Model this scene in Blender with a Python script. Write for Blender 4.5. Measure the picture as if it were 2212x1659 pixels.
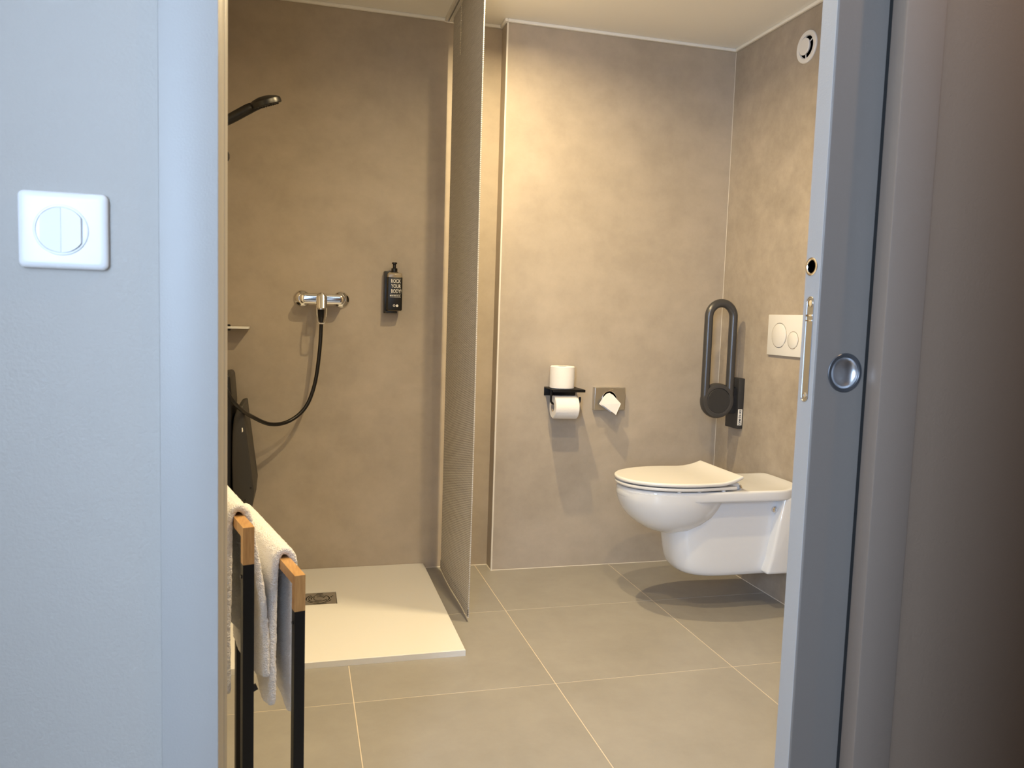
import bpy, bmesh, math, random
from mathutils import Vector, Matrix
random.seed(7)
for o in list(bpy.data.objects):
    bpy.data.objects.remove(o, do_unlink=True)
SC = bpy.context.scene
COL = SC.collection
PI = math.pi

# ------------------------------------------------------------------ camera
YAW, PITCH, ROLL, CAM_H, FPX = 0.26520, -0.08616, 0.03229, 1.10345, 1703.19
def cam_axes():
    f = Vector((math.sin(YAW)*math.cos(PITCH), math.cos(YAW)*math.cos(PITCH), math.sin(PITCH)))
    r = f.cross(Vector((0, 0, 1))).normalized(); u = r.cross(f)
    return (math.cos(ROLL)*r + math.sin(ROLL)*u, -math.sin(ROLL)*r + math.cos(ROLL)*u, f)
_r, _u, _f = cam_axes()
cd = bpy.data.cameras.new('camera'); cam = bpy.data.objects.new('camera', cd); COL.objects.link(cam)
cam.matrix_world = Matrix(((_r.x, _u.x, -_f.x, 0), (_r.y, _u.y, -_f.y, 0), (_r.z, _u.z, -_f.z, CAM_H), (0, 0, 0, 1)))
cd.sensor_width = 36; cd.lens = FPX/2212*36; cd.clip_start = 0.02; cd.clip_end = 50
cd.dof.use_dof = True; cd.dof.focus_distance = 3.0; cd.dof.aperture_fstop = 13
SC.camera = cam

# ------------------------------------------------------------------ world, light, exposure
w = bpy.data.worlds.new('world'); SC.world = w; w.use_nodes = True
w.node_tree.nodes['Background'].inputs['Color'].default_value = (0.55, 0.72, 1.0, 1)
w.node_tree.nodes['Background'].inputs['Strength'].default_value = 0.6
SC.view_settings.view_transform = 'Standard'; SC.view_settings.look = 'None'
SC.view_settings.gamma = 1; SC.view_settings.exposure = 0.0; SC.view_settings.use_curve_mapping = False

def area(name, loc, rot, sx, sy, power, col):
    l = bpy.data.lights.new(name, 'AREA'); l.shape = 'RECTANGLE'; l.size = sx; l.size_y = sy
    l.energy = power; l.color = col
    o = bpy.data.objects.new(name, l); COL.objects.link(o); o.location = loc; o.rotation_euler = rot
    return o
# daylight from an unseen left window, guessed to match the hall brightness
area('guessed_daylight_near', (-0.80, 0.0, 1.40), (0, -PI/2, 0), 1.2, 0.8, 6, (1.0, 0.97, 0.94))
# unseen second window, added to send blue daylight through the doorway
area('added_daylight_far', (-0.80, -0.93, 1.45), (0, -PI/2, 0), 1.3, 0.75, 165, (0.50, 0.70, 1.0))
# unseen end window, added to brighten the towels and lower bathroom
area('added_daylight_end', (-0.45, -2.53, 1.45), (PI/2, 0, 0), 0.6, 1.2, 20, (0.48, 0.68, 1.0))
LAMP_COL = (1.0, 0.77, 0.425)
LAMP_W = 31
HALL_LAMP_W = 8

# ------------------------------------------------------------------ dimensions (metres)
T = 0.6
GX, GY = 0.75848, 2.17767          # a tile joint crossing
YB, YR = 3.2419, 3.3255            # boxed-out wall, rear wall
CZ, XR, XC, XL = 2.3115, 1.8634, 0.8122, -0.37
Y0, Y1 = 0.95, 1.058               # hall face and bathroom face of the door wall

# ------------------------------------------------------------------ materials
MATS = {}
def nt(name):
    m = bpy.data.materials.new(name); m.use_nodes = True
    t = m.node_tree; b = t.nodes['Principled BSDF']
    return m, t, b
def mat(name, col, rough=0.5, metal=0.0, **k):
    if name in MATS: return MATS[name]
    m, t, b = nt(name)
    b.inputs['Base Color'].default_value = (*col, 1); b.inputs['Roughness'].default_value = rough
    b.inputs['Metallic'].default_value = metal
    for key, v in k.items():
        if key == 'bump':
            sc, st = v
            tc = t.nodes.new('ShaderNodeTexCoord'); n = t.nodes.new('ShaderNodeTexNoise'); bp = t.nodes.new('ShaderNodeBump')
            n.inputs['Scale'].default_value = sc; n.inputs['Detail'].default_value = 4
            bp.inputs['Strength'].default_value = st; bp.inputs['Distance'].default_value = 0.002
            t.links.new(tc.outputs['Object'], n.inputs['Vector']); t.links.new(n.outputs['Fac'], bp.inputs['Height'])
            t.links.new(bp.outputs['Normal'], b.inputs['Normal'])
        else:
            b.inputs[key].default_value = v
    MATS[name] = m
    return m
def concrete(name, c1, c2, c3, rough, scale=1.0, bump=0.15, rnd=0.0, streak=True, fine=0.36, fs=11):
    m, t, b = nt(name); N = t.nodes.new; L = t.links.new
    tc = N('ShaderNodeTexCoord'); mp = N('ShaderNodeMapping'); L(tc.outputs['Object'], mp.inputs['Vector'])
    if rnd:
        oi = N('ShaderNodeObjectInfo'); vm = N('ShaderNodeVectorMath'); vm.operation = 'SCALE'; vm.inputs['Scale'].default_value = 7
        cb = N('ShaderNodeCombineXYZ'); L(oi.outputs['Random'], cb.inputs[0]); L(oi.outputs['Random'], cb.inputs[1])
        L(cb.outputs[0], vm.inputs[0]); L(vm.outputs[0], mp.inputs['Location'])
    n1 = N('ShaderNodeTexNoise'); n1.inputs['Scale'].default_value = 1.7*scale; n1.inputs['Detail'].default_value = 7; n1.inputs['Roughness'].default_value = 0.62
    n1.inputs['Distortion'].default_value = 0.4
    n2 = N('ShaderNodeTexNoise'); n2.inputs['Scale'].default_value = fs*scale; n2.inputs['Detail'].default_value = 8; n2.inputs['Roughness'].default_value = 0.7
    L(mp.outputs[0], n1.inputs['Vector']); L(mp.outputs[0], n2.inputs['Vector'])
    r = N('ShaderNodeValToRGB'); e = r.color_ramp.elements
    e[0].position = 0.30; e[0].color = (*c1, 1); e[1].position = 0.70; e[1].color = (*c3, 1)
    k = e.new(0.5); k.color = (*c2, 1)
    mx = N('ShaderNodeMix'); mx.data_type = 'FLOAT'; mx.inputs[0].default_value = fine
    L(n1.outputs['Fac'], mx.inputs[2]); L(n2.outputs['Fac'], mx.inputs[3])
    L(mx.outputs[0], r.inputs['Fac'])
    out = r.outputs['Color']
    if streak:   # faint trowel strokes, short and mostly horizontal
        mp2 = N('ShaderNodeMapping'); mp2.inputs['Scale'].default_value = (3.5, 3.5, 8); L(tc.outputs['Object'], mp2.inputs['Vector'])
        n3 = N('ShaderNodeTexNoise'); n3.inputs['Scale'].default_value = 1.6; n3.inputs['Detail'].default_value = 3; L(mp2.outputs[0], n3.inputs['Vector'])
        mr = N('ShaderNodeMapRange'); mr.inputs[1].default_value = 0.35; mr.inputs[2].default_value = 0.75
        mr.inputs[3].default_value = 0.97; mr.inputs[4].default_value = 1.04; L(n3.outputs['Fac'], mr.inputs[0])
        mm = N('ShaderNodeMix'); mm.data_type = 'RGBA'; mm.blend_type = 'MULTIPLY'; mm.inputs[0].default_value = 1
        L(out, mm.inputs[6]); L(mr.outputs[0], mm.inputs[7]); out = mm.outputs[2]
    L(out, b.inputs['Base Color'])
    bp = N('ShaderNodeBump'); bp.inputs['Strength'].default_value = bump; bp.inputs['Distance'].default_value = 0.0015
    L(n2.outputs['Fac'], bp.inputs['Height']); L(bp.outputs['Normal'], b.inputs['Normal'])
    b.inputs['Roughness'].default_value = rough
    MATS[name] = m
    return m
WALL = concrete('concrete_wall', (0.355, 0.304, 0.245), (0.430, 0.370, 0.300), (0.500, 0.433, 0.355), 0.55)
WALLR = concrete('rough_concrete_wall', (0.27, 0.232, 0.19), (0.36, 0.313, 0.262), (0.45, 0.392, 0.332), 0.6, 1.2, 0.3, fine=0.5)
TILE = concrete('floor_tile', (0.26, 0.248, 0.23), (0.298, 0.285, 0.266), (0.335, 0.322, 0.302), 0.42, 1.3, 0.05, rnd=1, streak=False)
GROUT = mat('grout', (0.62, 0.54, 0.44), 0.9, bump=(300, 0.4))
CEIL = mat('ceiling_paint', (0.88, 0.87, 0.83), 0.85, bump=(200, 0.1))
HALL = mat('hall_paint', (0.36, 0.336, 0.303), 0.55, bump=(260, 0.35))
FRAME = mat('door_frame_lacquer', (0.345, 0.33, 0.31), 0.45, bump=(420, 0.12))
HALL_SHADED = mat('hall_paint_shaded', (0.165, 0.117, 0.082), 0.55, bump=(260, 0.25))  # hall paint darkened and warmed to carry the shade on the right
FRAME_SHADED = mat('frame_lacquer_shaded', (0.18, 0.138, 0.107), 0.45, bump=(420, 0.1))  # door frame colour darkened, with the right-hand shade put into it
HALL_DARK = mat('dark_bounce_cut', (0.09, 0.065, 0.045), 0.5, bump=(60, 0.2))  # dark finish for unseen hall walls, chosen to cut bounced light
EDGEB = mat('door_edge_band', (0.36, 0.355, 0.35), 0.5, bump=(500, 0.15))
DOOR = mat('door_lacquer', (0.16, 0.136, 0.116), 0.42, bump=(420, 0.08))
HFLOOR = mat('hall_floor', (0.30, 0.25, 0.19), 0.5, bump=(40, 0.2))
SILI = mat('silicone', (0.66, 0.62, 0.55), 0.6, bump=(200, 0.3))
WPLAST = mat('white_plastic', (0.74, 0.74, 0.74), 0.3, bump=(500, 0.02))
CERAM = mat('white_ceramic', (0.72, 0.745, 0.79), 0.08, **{'Coat Weight': 0.6, 'Coat Roughness': 0.03})
LIDM = mat('seat_plastic', (0.70, 0.70, 0.70), 0.25)
CHROME = mat('chrome', (0.80, 0.78, 0.76), 0.09, 1.0)
STEEL = mat('brushed_steel', (0.58, 0.57, 0.55), 0.30, 1.0, bump=(600, 0.1))
NICKEL = mat('satin_nickel', (0.50, 0.50, 0.51), 0.32, 1.0)
BLACK = mat('black_metal', (0.005, 0.0048, 0.0048), 0.5, bump=(700, 0.05), **{'Specular IOR Level': 0.3})
BLACKP = mat('black_plastic', (0.006, 0.005, 0.0045), 0.36)
RUBBER = mat('black_rubber', (0.006, 0.006, 0.006), 0.7)
ANTH = mat('anthracite', (0.085, 0.085, 0.09), 0.33, 0.6)
ANTHP = mat('anthracite_plastic', (0.026, 0.026, 0.028), 0.5)
SEATG = mat('dark_grey_plastic', (0.030, 0.028, 0.027), 0.45, bump=(300, 0.1))
TRAYM = mat('white_resin', (0.75, 0.745, 0.73), 0.55, bump=(500, 0.15))
PAPER = mat('tissue_paper', (0.86, 0.84, 0.82), 0.9, bump=(350, 0.35))
CARD = mat('cardboard', (0.45, 0.36, 0.27), 0.9)
BAGM = mat('white_bag', (0.72, 0.72, 0.75), 0.35)
DARK = mat('dark_cavity', (0.01, 0.01, 0.01), 0.9)
PRINT = mat('white_print', (0.80, 0.78, 0.74), 0.6)
INK = mat('black_ink', (0.02, 0.02, 0.025), 0.7)
AMBER = mat('clear_bottle', (0.30, 0.25, 0.18), 0.12)
RAILM = mat('white_rail', (0.80, 0.78, 0.74), 0.4)
CREAM = mat('cream_profile', (0.72, 0.66, 0.54), 0.45)
EDGET = mat('edge_trim', (0.85, 0.82, 0.76), 0.3, 0.3)
def emis(name, col, s):
    m, t, b = nt(name); b.inputs['Base Color'].default_value = (*col, 1)
    b.inputs['Emission Color'].default_value = (*col, 1); b.inputs['Emission Strength'].default_value = s
    MATS[name] = m; return m
GLOW = emis('lamp_glow', (1.0, 0.8, 0.55), 6)
def wood():
    m, t, b = nt('bamboo'); N = t.nodes.new; L = t.links.new
    tc = N('ShaderNodeTexCoord'); mp = N('ShaderNodeMapping'); mp.inputs['Scale'].default_value = (260, 30, 30)
    mp.inputs['Rotation'].default_value = (0, 0, 0.26)
    n = N('ShaderNodeTexNoise'); n.inputs['Scale'].default_value = 1; n.inputs['Detail'].default_value = 3
    r = N('ShaderNodeValToRGB'); e = r.color_ramp.elements
    e[0].position = 0.3; e[0].color = (0.42, 0.22, 0.075, 1); e[1].position = 0.7; e[1].color = (0.56, 0.32, 0.12, 1)
    L(tc.outputs['Object'], mp.inputs['Vector']); L(mp.outputs[0], n.inputs['Vector']); L(n.outputs['Fac'], r.inputs['Fac'])
    L(r.outputs['Color'], b.inputs['Base Color']); b.inputs['Roughness'].default_value = 0.42
    return m
BAMBOO = wood()
def terry():
    m, t, b = nt('terry_cloth'); N = t.nodes.new; L = t.links.new
    tc = N('ShaderNodeTexCoord'); v = N('ShaderNodeTexVoronoi'); v.inputs['Scale'].default_value = 420
    n = N('ShaderNodeTexNoise'); n.inputs['Scale'].default_value = 90; n.inputs['Detail'].default_value = 5
    ad = N('ShaderNodeMath'); ad.operation = 'ADD'; bp = N('ShaderNodeBump')
    bp.inputs['Strength'].default_value = 0.7; bp.inputs['Distance'].default_value = 0.003
    for k in (v, n): L(tc.outputs['Object'], k.inputs['Vector'])
    L(v.outputs['Distance'], ad.inputs[0]); L(n.outputs['Fac'], ad.inputs[1]); L(ad.outputs[0], bp.inputs['Height'])
    L(bp.outputs['Normal'], b.inputs['Normal'])
    b.inputs['Base Color'].default_value = (0.90, 0.88, 0.86, 1); b.inputs['Roughness'].default_value = 1
    b.inputs['Sheen Weight'].default_value = 0.5; b.inputs['Sheen Roughness'].default_value = 0.5
    return m
TERRY = terry()
def fabric():
    m, t, b = nt('curtain_fabric'); N = t.nodes.new; L = t.links.new
    tc = N('ShaderNodeTexCoord'); sx = N('ShaderNodeSeparateXYZ'); L(tc.outputs['Object'], sx.inputs[0])
    n = N('ShaderNodeTexNoise'); n.inputs['Scale'].default_value = 1; n.inputs['Detail'].default_value = 3
    mp = N('ShaderNodeMapping'); mp.inputs['Scale'].default_value = (10, 10, 330); L(tc.outputs['Object'], mp.inputs['Vector']); L(mp.outputs[0], n.inputs['Vector'])
    wv = N('ShaderNodeTexWave'); wv.bands_direction = 'Z'; wv.inputs['Scale'].default_value = 48; wv.inputs['Distortion'].default_value = 1.2
    wv.inputs['Detail Scale'].default_value = 3
    mp2 = N('ShaderNodeMapping'); mp2.inputs['Rotation'].default_value = (0.20, 0, 0)
    L(tc.outputs['Object'], mp2.inputs['Vector']); L(mp2.outputs[0], wv.inputs['Vector'])
    ad = N('ShaderNodeMath'); ad.operation = 'ADD'; L(n.outputs['Fac'], ad.inputs[0]); L(wv.outputs['Fac'], ad.inputs[1])
    r = N('ShaderNodeValToRGB'); e = r.color_ramp.elements
    e[0].position = 0.25; e[0].color = (0.30, 0.28, 0.255, 1); e[1].position = 0.95; e[1].color = (0.66, 0.63, 0.585, 1)
    hf = N('ShaderNodeMath'); hf.operation = 'MULTIPLY'; hf.inputs[1].default_value = 0.62; L(ad.outputs[0], hf.inputs[0]); L(hf.outputs[0], r.inputs['Fac'])
    L(r.outputs['Color'], b.inputs['Base Color']); b.inputs['Roughness'].default_value = 0.9
    bp = N('ShaderNodeBump'); bp.inputs['Strength'].default_value = 0.4; bp.inputs['Distance'].default_value = 0.001
    L(ad.outputs[0], bp.inputs['Height']); L(bp.outputs['Normal'], b.inputs['Normal'])
    return m
FABRIC = fabric()

# ------------------------------------------------------------------ mesh helpers
class MB:
    def __init__(s): s.v = []; s.f = []
    def add(s, vs, fs):
        o = len(s.v); s.v += [tuple(p) for p in vs]; s.f += [tuple(i+o for i in f) for f in fs]; return s
    def bm(s, b):
        b.verts.ensure_lookup_table(); b.verts.index_update()
        s.add([v.co[:] for v in b.verts], [[v.index for v in f.verts] for f in b.faces]); b.free(); return s
    def box(s, x0, x1, y0, y1, z0, z1, bev=0.0, seg=2):
        b = bmesh.new(); bmesh.ops.create_cube(b, size=1)
        for v in b.verts: v.co = Vector(((x0+x1)/2+v.co.x*(x1-x0), (y0+y1)/2+v.co.y*(y1-y0), (z0+z1)/2+v.co.z*(z1-z0)))
        if bev: bmesh.ops.bevel(b, geom=b.edges[:], offset=bev, segments=seg, profile=0.5, affect='EDGES')
        return s.bm(b)
    def rings(s, rs, cap0=True, cap1=True, closed=True):
        n = len(rs[0]); o = len(s.v)
        for r in rs: s.v += [tuple(p) for p in r]
        for i in range(len(rs)-1):
            for j in range(n if closed else n-1):
                k = (j+1) % n
                s.f.append((o+i*n+j, o+i*n+k, o+(i+1)*n+k, o+(i+1)*n+j))
        if cap0: s.f.append(tuple(o+j for j in reversed(range(n))))
        if cap1: s.f.append(tuple(o+(len(rs)-1)*n+j for j in range(n)))
        return s
    def tube(s, pts, rad, seg=12, cap=True, closed=False):
        P = [Vector(p) for p in pts]; n = len(P)
        if not hasattr(rad, '__len__'): rad = [rad]*n
        tg = []
        for i in range(n):
            a = P[(i-1) % n] if (closed or i > 0) else P[i]; c = P[(i+1) % n] if (closed or i < n-1) else P[i]
            tg.append((c-a).normalized())
        up = Vector((0, 0, 1)) if abs(tg[0].z) < 0.9 else Vector((0, 1, 0))
        nx = tg[0].cross(up).normalized(); rs = []
        for i in range(n):
            nx = (nx - tg[i]*nx.dot(tg[i])).normalized(); ny = tg[i].cross(nx)
            rs.append([P[i]+rad[i]*(math.cos(2*PI*k/seg)*nx+math.sin(2*PI*k/seg)*ny) for k in range(seg)])
        if closed: rs.append(rs[0])
        return s.rings(rs, cap and not closed, cap and not closed)
    def lathe(s, prof, c, ax, seg=40, cap0=True, cap1=True):
        ax = Vector(ax).normalized(); c = Vector(c)
        u = ax.cross(Vector((0, 0, 1)) if abs(ax.z) < 0.9 else Vector((0, 1, 0))).normalized(); v = ax.cross(u)
        return s.rings([[c+ax*h+r*(math.cos(2*PI*k/seg)*u+math.sin(2*PI*k/seg)*v) for k in range(seg)] for r, h in prof], cap0, cap1)
    def prism(s, poly, d, bev=0.0, seg=2):
        # poly: 3D points of one face, d: extrusion vector
        b = bmesh.new(); d = Vector(d)
        vs = [b.verts.new(p) for p in poly]; f = b.faces.new(vs)
        r = bmesh.ops.extrude_face_region(b, geom=[f])
        for e in r['geom']:
            if isinstance(e, bmesh.types.BMVert): e.co += d
        bmesh.ops.recalc_face_normals(b, faces=b.faces[:])
        if bev: bmesh.ops.bevel(b, geom=b.edges[:], offset=bev, segments=seg, profile=0.5, affect='EDGES')
        return s.bm(b)
    def slab(s, out, zt, zb, r=0.005, inner=(0.9, 0.7, 0.45, 0.2)):
        # out: list of (x,y) outline; zt, zb: functions of (x,y)
        cx = sum(p[0] for p in out)/len(out); cy = sum(p[1] for p in out)/len(out)
        def ins(d):
            q = []
            for x, y in out:
                l = math.hypot(x-cx, y-cy); k = (l-d)/l
                q.append((cx+(x-cx)*k, cy+(y-cy)*k))
            return q
        def sc(k): return [(cx+(x-cx)*k, cy+(y-cy)*k) for x, y in out]
        R = []
        for k in reversed(inner): R.append([(x, y, zb(x, y)) for x, y in sc(k)])
        for a in (0, 30, 60, 90):
            t = math.radians(a); R.append([(x, y, zb(x, y)+r*(1-math.sin(t))) for x, y in ins(r*(1-math.sin(t)))][:] if False else [(x, y, zb(x, y)+r*(1-math.cos(t))) for x, y in ins(r*(1-math.sin(t)))])
        for a in (0, 30, 60, 90):
            t = math.radians(a); R.append([(x, y, zt(x, y)-r*(1-math.sin(t))) for x, y in ins(r*(1-math.cos(t)))])
        for k in inner: R.append([(x, y, zt(x, y)) for x, y in sc(k)])
        return s.rings(R)
    def obj(s, name, m, parent=None, smooth=True, ang=35):
        me = bpy.data.meshes.new(name); me.from_pydata(s.v, [], s.f); me.update()
        b = bmesh.new(); b.from_mesh(me); bmesh.ops.remove_doubles(b, verts=b.verts[:], dist=1e-6)
        bmesh.ops.recalc_face_normals(b, faces=b.faces[:]); b.to_mesh(me); b.free()
        if smooth:
            me.shade_smooth(); me.set_sharp_from_angle(angle=math.radians(ang))
        me.materials.append(m)
        o = bpy.data.objects.new(name, me); COL.objects.link(o)
        if parent:
            o.parent = parent
            pm = Matrix.Identity(4) if parent.parent else Matrix.Translation(parent.location)
            o.matrix_parent_inverse = pm.inverted()
        return o
def tag(o, label=None, cat=None, group=None, kind=None):
    if label: o['label'] = label
    if cat: o['category'] = cat
    if group: o['group'] = group
    if kind: o['kind'] = kind
    return o
def thing(name, loc, label, cat, group=None):
    o = bpy.data.objects.new(name, None); o.empty_display_size = 0.05; COL.objects.link(o); o.location = loc
    return tag(o, label, cat, group)
def struct(o): o['kind'] = 'structure'; return o
def text(name, body, size, origin, xd, yd, m, parent, sx=1.0, off=0.0, depth=0.0004, align='CENTER', space=1.0):
    c = bpy.data.curves.new(name, 'FONT'); c.body = body; c.size = size; c.align_x = align; c.align_y = 'CENTER'
    c.extrude = depth; c.offset = off; c.space_character = space; c.resolution_u = 3
    t = bpy.data.objects.new(name, c); COL.objects.link(t); bpy.context.view_layer.update()
    me = bpy.data.meshes.new_from_object(t.evaluated_get(bpy.context.evaluated_depsgraph_get()))
    bpy.data.objects.remove(t); bpy.data.curves.remove(c)
    xd = Vector(xd).normalized(); yd = Vector(yd).normalized(); zd = xd.cross(yd); o3 = Vector(origin)
    b = MB(); b.v = [tuple(o3+xd*v.co.x*sx+yd*v.co.y+zd*v.co.z) for v in me.vertices]; b.f = [tuple(p.vertices) for p in me.polygons]
    bpy.data.meshes.remove(me)
    return b.obj(name, m, parent, smooth=False)
def arc(c, r, a0, a1, n, e1=(1, 0, 0), e2=(0, 0, 1)):
    c = Vector(c); e1 = Vector(e1); e2 = Vector(e2)
    return [c+r*(math.cos(a0+(a1-a0)*i/n)*e1+math.sin(a0+(a1-a0)*i/n)*e2) for i in range(n+1)]
def smooth_path(pts, n=8):
    P = [Vector(p) for p in pts]; P = [2*P[0]-P[1]]+P+[2*P[-1]-P[-2]]; out = []
    for i in range(1, len(P)-2):
        for k in range(n):
            t = k/n; a, b, c, d = P[i-1:i+3]
            out.append(0.5*((2*b)+(c-a)*t+(2*a-5*b+4*c-d)*t*t+(3*b-a-3*c+d)*t**3))
    out.append(P[-2]); return out

# ------------------------------------------------------------------ the room
W2 = 0.12
fl = struct(MB().box(XL, XR, Y0, YR, -0.12, -0.001).obj('floor', GROUT))
fl['label'] = 'large grey square floor tiles with pale joints'
xs = [XL] + [GX+T*k for k in (-1, 0, 1)] + [XR]
ys = [Y1-0.02] + [GY+T*k for k in (-1, 0, 1)] + [YR]
g = 0.0016
for i in range(4):
    for j in range(4):
        MB().box(xs[i]+g, xs[i+1]-g, ys[j]+g, ys[j+1]-g, -0.010, 0.0, 0.0006, 1).obj('tile', TILE, fl, smooth=False)
struct(MB().box(XL-W2, XR+W2, Y1, YR+W2, CZ, CZ+0.1).obj('ceiling', CEIL))
struct(MB().box(XL-W2, XR+W2, YR, YR+W2, -0.1, CZ).obj('wall_back', WALL))
struct(MB().box(XC, XR, YB, YR, 0, CZ).obj('wall_boxing', WALL))
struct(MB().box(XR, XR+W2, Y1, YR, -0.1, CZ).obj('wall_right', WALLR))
struct(MB().box(XL-W2, XL, 2.40, YR, -0.1, CZ).obj('wall_left', WALL))
struct(MB().box(XL-W2, XL, Y1, 2.40, -0.1, CZ).obj('wall_left_front', CEIL))  # unseen stretch of wall, made white to bounce light onto towels and curtain
# thin white coving under the ceiling
cv = 0.013
tr = MB()
struct(MB().box(XL, XC, YR-cv, YR, CZ-cv, CZ, 0.003).obj('trim_1', CEIL))
struct(MB().box(XC-cv, XC, YB-cv, YR-cv, CZ-cv, CZ, 0.003).obj('trim_2', CEIL))
struct(MB().box(XC, XR, YB-cv, YB, CZ-cv, CZ, 0.003).obj('trim_3', CEIL))
struct(MB().box(XR-cv, XR, Y1, YB-cv, CZ-cv, CZ, 0.003).obj('trim_4', CEIL))
# pale sealant along the foot of the walls and in the corner, metal edge on the boxed-out corner
def bead(name, a, b, nrm, r=0.0022):
    return struct(MB().tube([Vector(a)+Vector(nrm)*0.0, Vector(b)], r, 6).obj(name, SILI))
bead('trim_5', (XC, YB, 0.0), (XR, YB, 0.0), (0, 0, 0))
bead('trim_6', (XC, YB, 0.0), (XC, YR, 0.0), (0, 0, 0), 0.003)
bead('trim_7', (XL, YR, 0.0), (XC, YR, 0.0), (0, 0, 0))
bead('trim_8', (XR, Y1, 0.0), (XR, YB, 0.0), (0, 0, 0))
bead('trim_9', (XR, YB, 0.0), (XR, YB, CZ-cv), (0, 0, 0), 0.0016)
struct(MB().box(XC-0.0015, XC+0.005, YB-0.0015, YB+0.004, 0, CZ-cv).obj('trim_10', EDGET))

# ------------------------------------------------------------------ door wall, frame and sliding leaf
LX, RX, HH = -0.0877, 0.801, 2.06
CW = 0.062
HZ = 2.40
struct(MB().box(-0.85, LX-CW+0.004, Y0, Y1, -0.1, HZ).obj('wall_front', HALL))
struct(MB().box(RX+CW, 1.60, Y0, 0.976, -0.1, HZ).obj('wall_front_hall', HALL_SHADED))
struct(MB().box(RX+0.02, XR, 1.032, Y1, -0.1, HZ).obj('wall_front_bath', WALL))
struct(MB().box(LX-CW, RX+CW, Y0+0.004, Y1, HH+0.06, HZ).obj('wall_header', HALL))
# left casing, jamb with rebate
struct(MB().box(LX-CW, LX, Y0-0.005, 0.962, 0, HH+0.06, 0.002).obj('trim_11', FRAME))
struct(MB().box(LX-CW+0.004, LX-0.0006, 0.962, 1.019, 0, HH, 0.001).obj('trim_12', FRAME))
struct(MB().box(LX-CW+0.004, LX, 1.019, Y1+0.004, 0, HH+0.06, 0.0015).obj('trim_13', FRAME))
# right casing, pocket lips and brush seal
struct(MB().box(RX, RX+CW+0.004, Y0-0.005, 0.9756, 0, HH+0.06, 0.0025).obj('trim_14', FRAME_SHADED))
struct(MB().box(RX, RX+0.03, 1.0315, Y1+0.004, 0, HH+0.06, 0.002).obj('trim_15', FRAME_SHADED))
struct(MB().box(LX, RX, Y0-0.005, 0.9756, HH, HH+0.06, 0.002).obj('trim_16', FRAME))
struct(MB().box(LX, RX, 1.0315, Y1+0.004, HH, HH+0.06, 0.002).obj('trim_17', FRAME))
struct(MB().box(RX+0.003, RX+0.02, 0.9757, 0.9846, 0, HH).obj('trim_18', RUBBER))
# leaf
DX, DY0, DY1 = 0.7208, 0.985, 1.022
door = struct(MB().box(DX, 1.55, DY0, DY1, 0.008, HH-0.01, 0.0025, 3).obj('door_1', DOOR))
MB().box(DX-0.0004, DX+0.003, DY0+0.0022, DY1-0.001, 0.008, HH-0.01, 0.0003, 1).obj('edge_band', EDGEB, door, smooth=False)
door['label'] = 'grey lacquered sliding door leaf standing half out of its pocket'
dz = 1.036; dx = 0.7714
def carve(o, cutter):
    md = o.modifiers.new('cut', 'BOOLEAN'); md.operation = 'DIFFERENCE'; md.object = cutter; md.solver = 'EXACT'
    bpy.context.view_layer.update()
    me = bpy.data.meshes.new_from_object(o.evaluated_get(bpy.context.evaluated_depsgraph_get()))
    o.modifiers.clear(); me.shade_flat(); o.data = me; bpy.data.objects.remove(cutter)
carve(door, MB().lathe([(0.0262, -0.012), (0.0262, 0.02)], (dx, DY0, dz), (0, -1, 0), 40).obj('cutter', DOOR))
p = MB().lathe([(0.0288, 0.0), (0.0288, 0.0008), (0.0280, 0.0016), (0.0240, 0.0016), (0.0232, 0.0008), (0.0230, -0.0005)], (dx, DY0, dz), (0, -1, 0), 56, False, False).obj('round_pull', ANTH, door); p['label'] = 'round flush pull set in the door face'
MB().lathe([(0.0236, 0.0004)]+[(0.0234*math.cos(a*PI/18)**0.8, 0.0002-0.0105*math.sin(a*PI/18)) for a in range(9)]+[(0.0004, -0.0103)], (dx, DY0, dz), (0, -1, 0), 48, False, True).obj('dish', NICKEL, p)
# edge pull: a long recess with a screw and a finger tab
ez0, ez1, ey = 0.991, 1.146, 1.0045
DX -= 0.0004
def stadium_yz(x, yc, z0, z1, r, n=10):
    return [(x, yc+r*math.cos(a), z1-r+r*math.sin(a)) for a in [PI*i/n for i in range(n+1)]] + \
           [(x, yc+r*math.cos(a), z0+r+r*math.sin(a)) for a in [PI+PI*i/n for i in range(n+1)]]
e = MB().rings([stadium_yz(DX-0.0004, ey, ez0, ez1, 0.0088), stadium_yz(DX-0.0012, ey, ez0+0.0003, ez1-0.0003, 0.0085), stadium_yz(DX-0.0012, ey, ez0+0.0014, ez1-0.0014, 0.0073),
                stadium_yz(DX-0.0003, ey, ez0+0.0018, ez1-0.0018, 0.0068)], False, True).obj('edge_pull', NICKEL, door)
MB().box(DX-0.0022, DX-0.0002, ey-0.0072, ey+0.0072, 1.1165, 1.1195, 0.0005).obj('tab', CHROME, e)
MB().box(DX-0.0022, DX-0.0002, ey-0.0072, ey+0.0072, 1.1095, 1.1115, 0.0005).obj('tab', CHROME, e)
MB().lathe([(0.0058, 0), (0.0058, 0.0012), (0.004, 0.0022), (0.0008, 0.0026)], (DX-0.0003, ey, 1.136), (-1, 0, 0), 24).obj('finger_stud', CHROME, e)
sc_ = MB().lathe([(0.0048, 0), (0.0045, 0.0011), (0.002, 0.0014), (0.0018, 0.0006)], (DX-0.0003, ey, 1.0005), (-1, 0, 0), 24).obj('screw', STEEL, e)
kr = MB().lathe([(0.0135, 0), (0.0132, 0.001), (0.0122, 0.0014), (0.0098, 0.0010), (0.0092, 0.0002)], (DX-0.0002, 1.0072, 1.189), (-1, 0, 0), 40, False, False).obj('lock_ring', CHROME, door)
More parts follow.
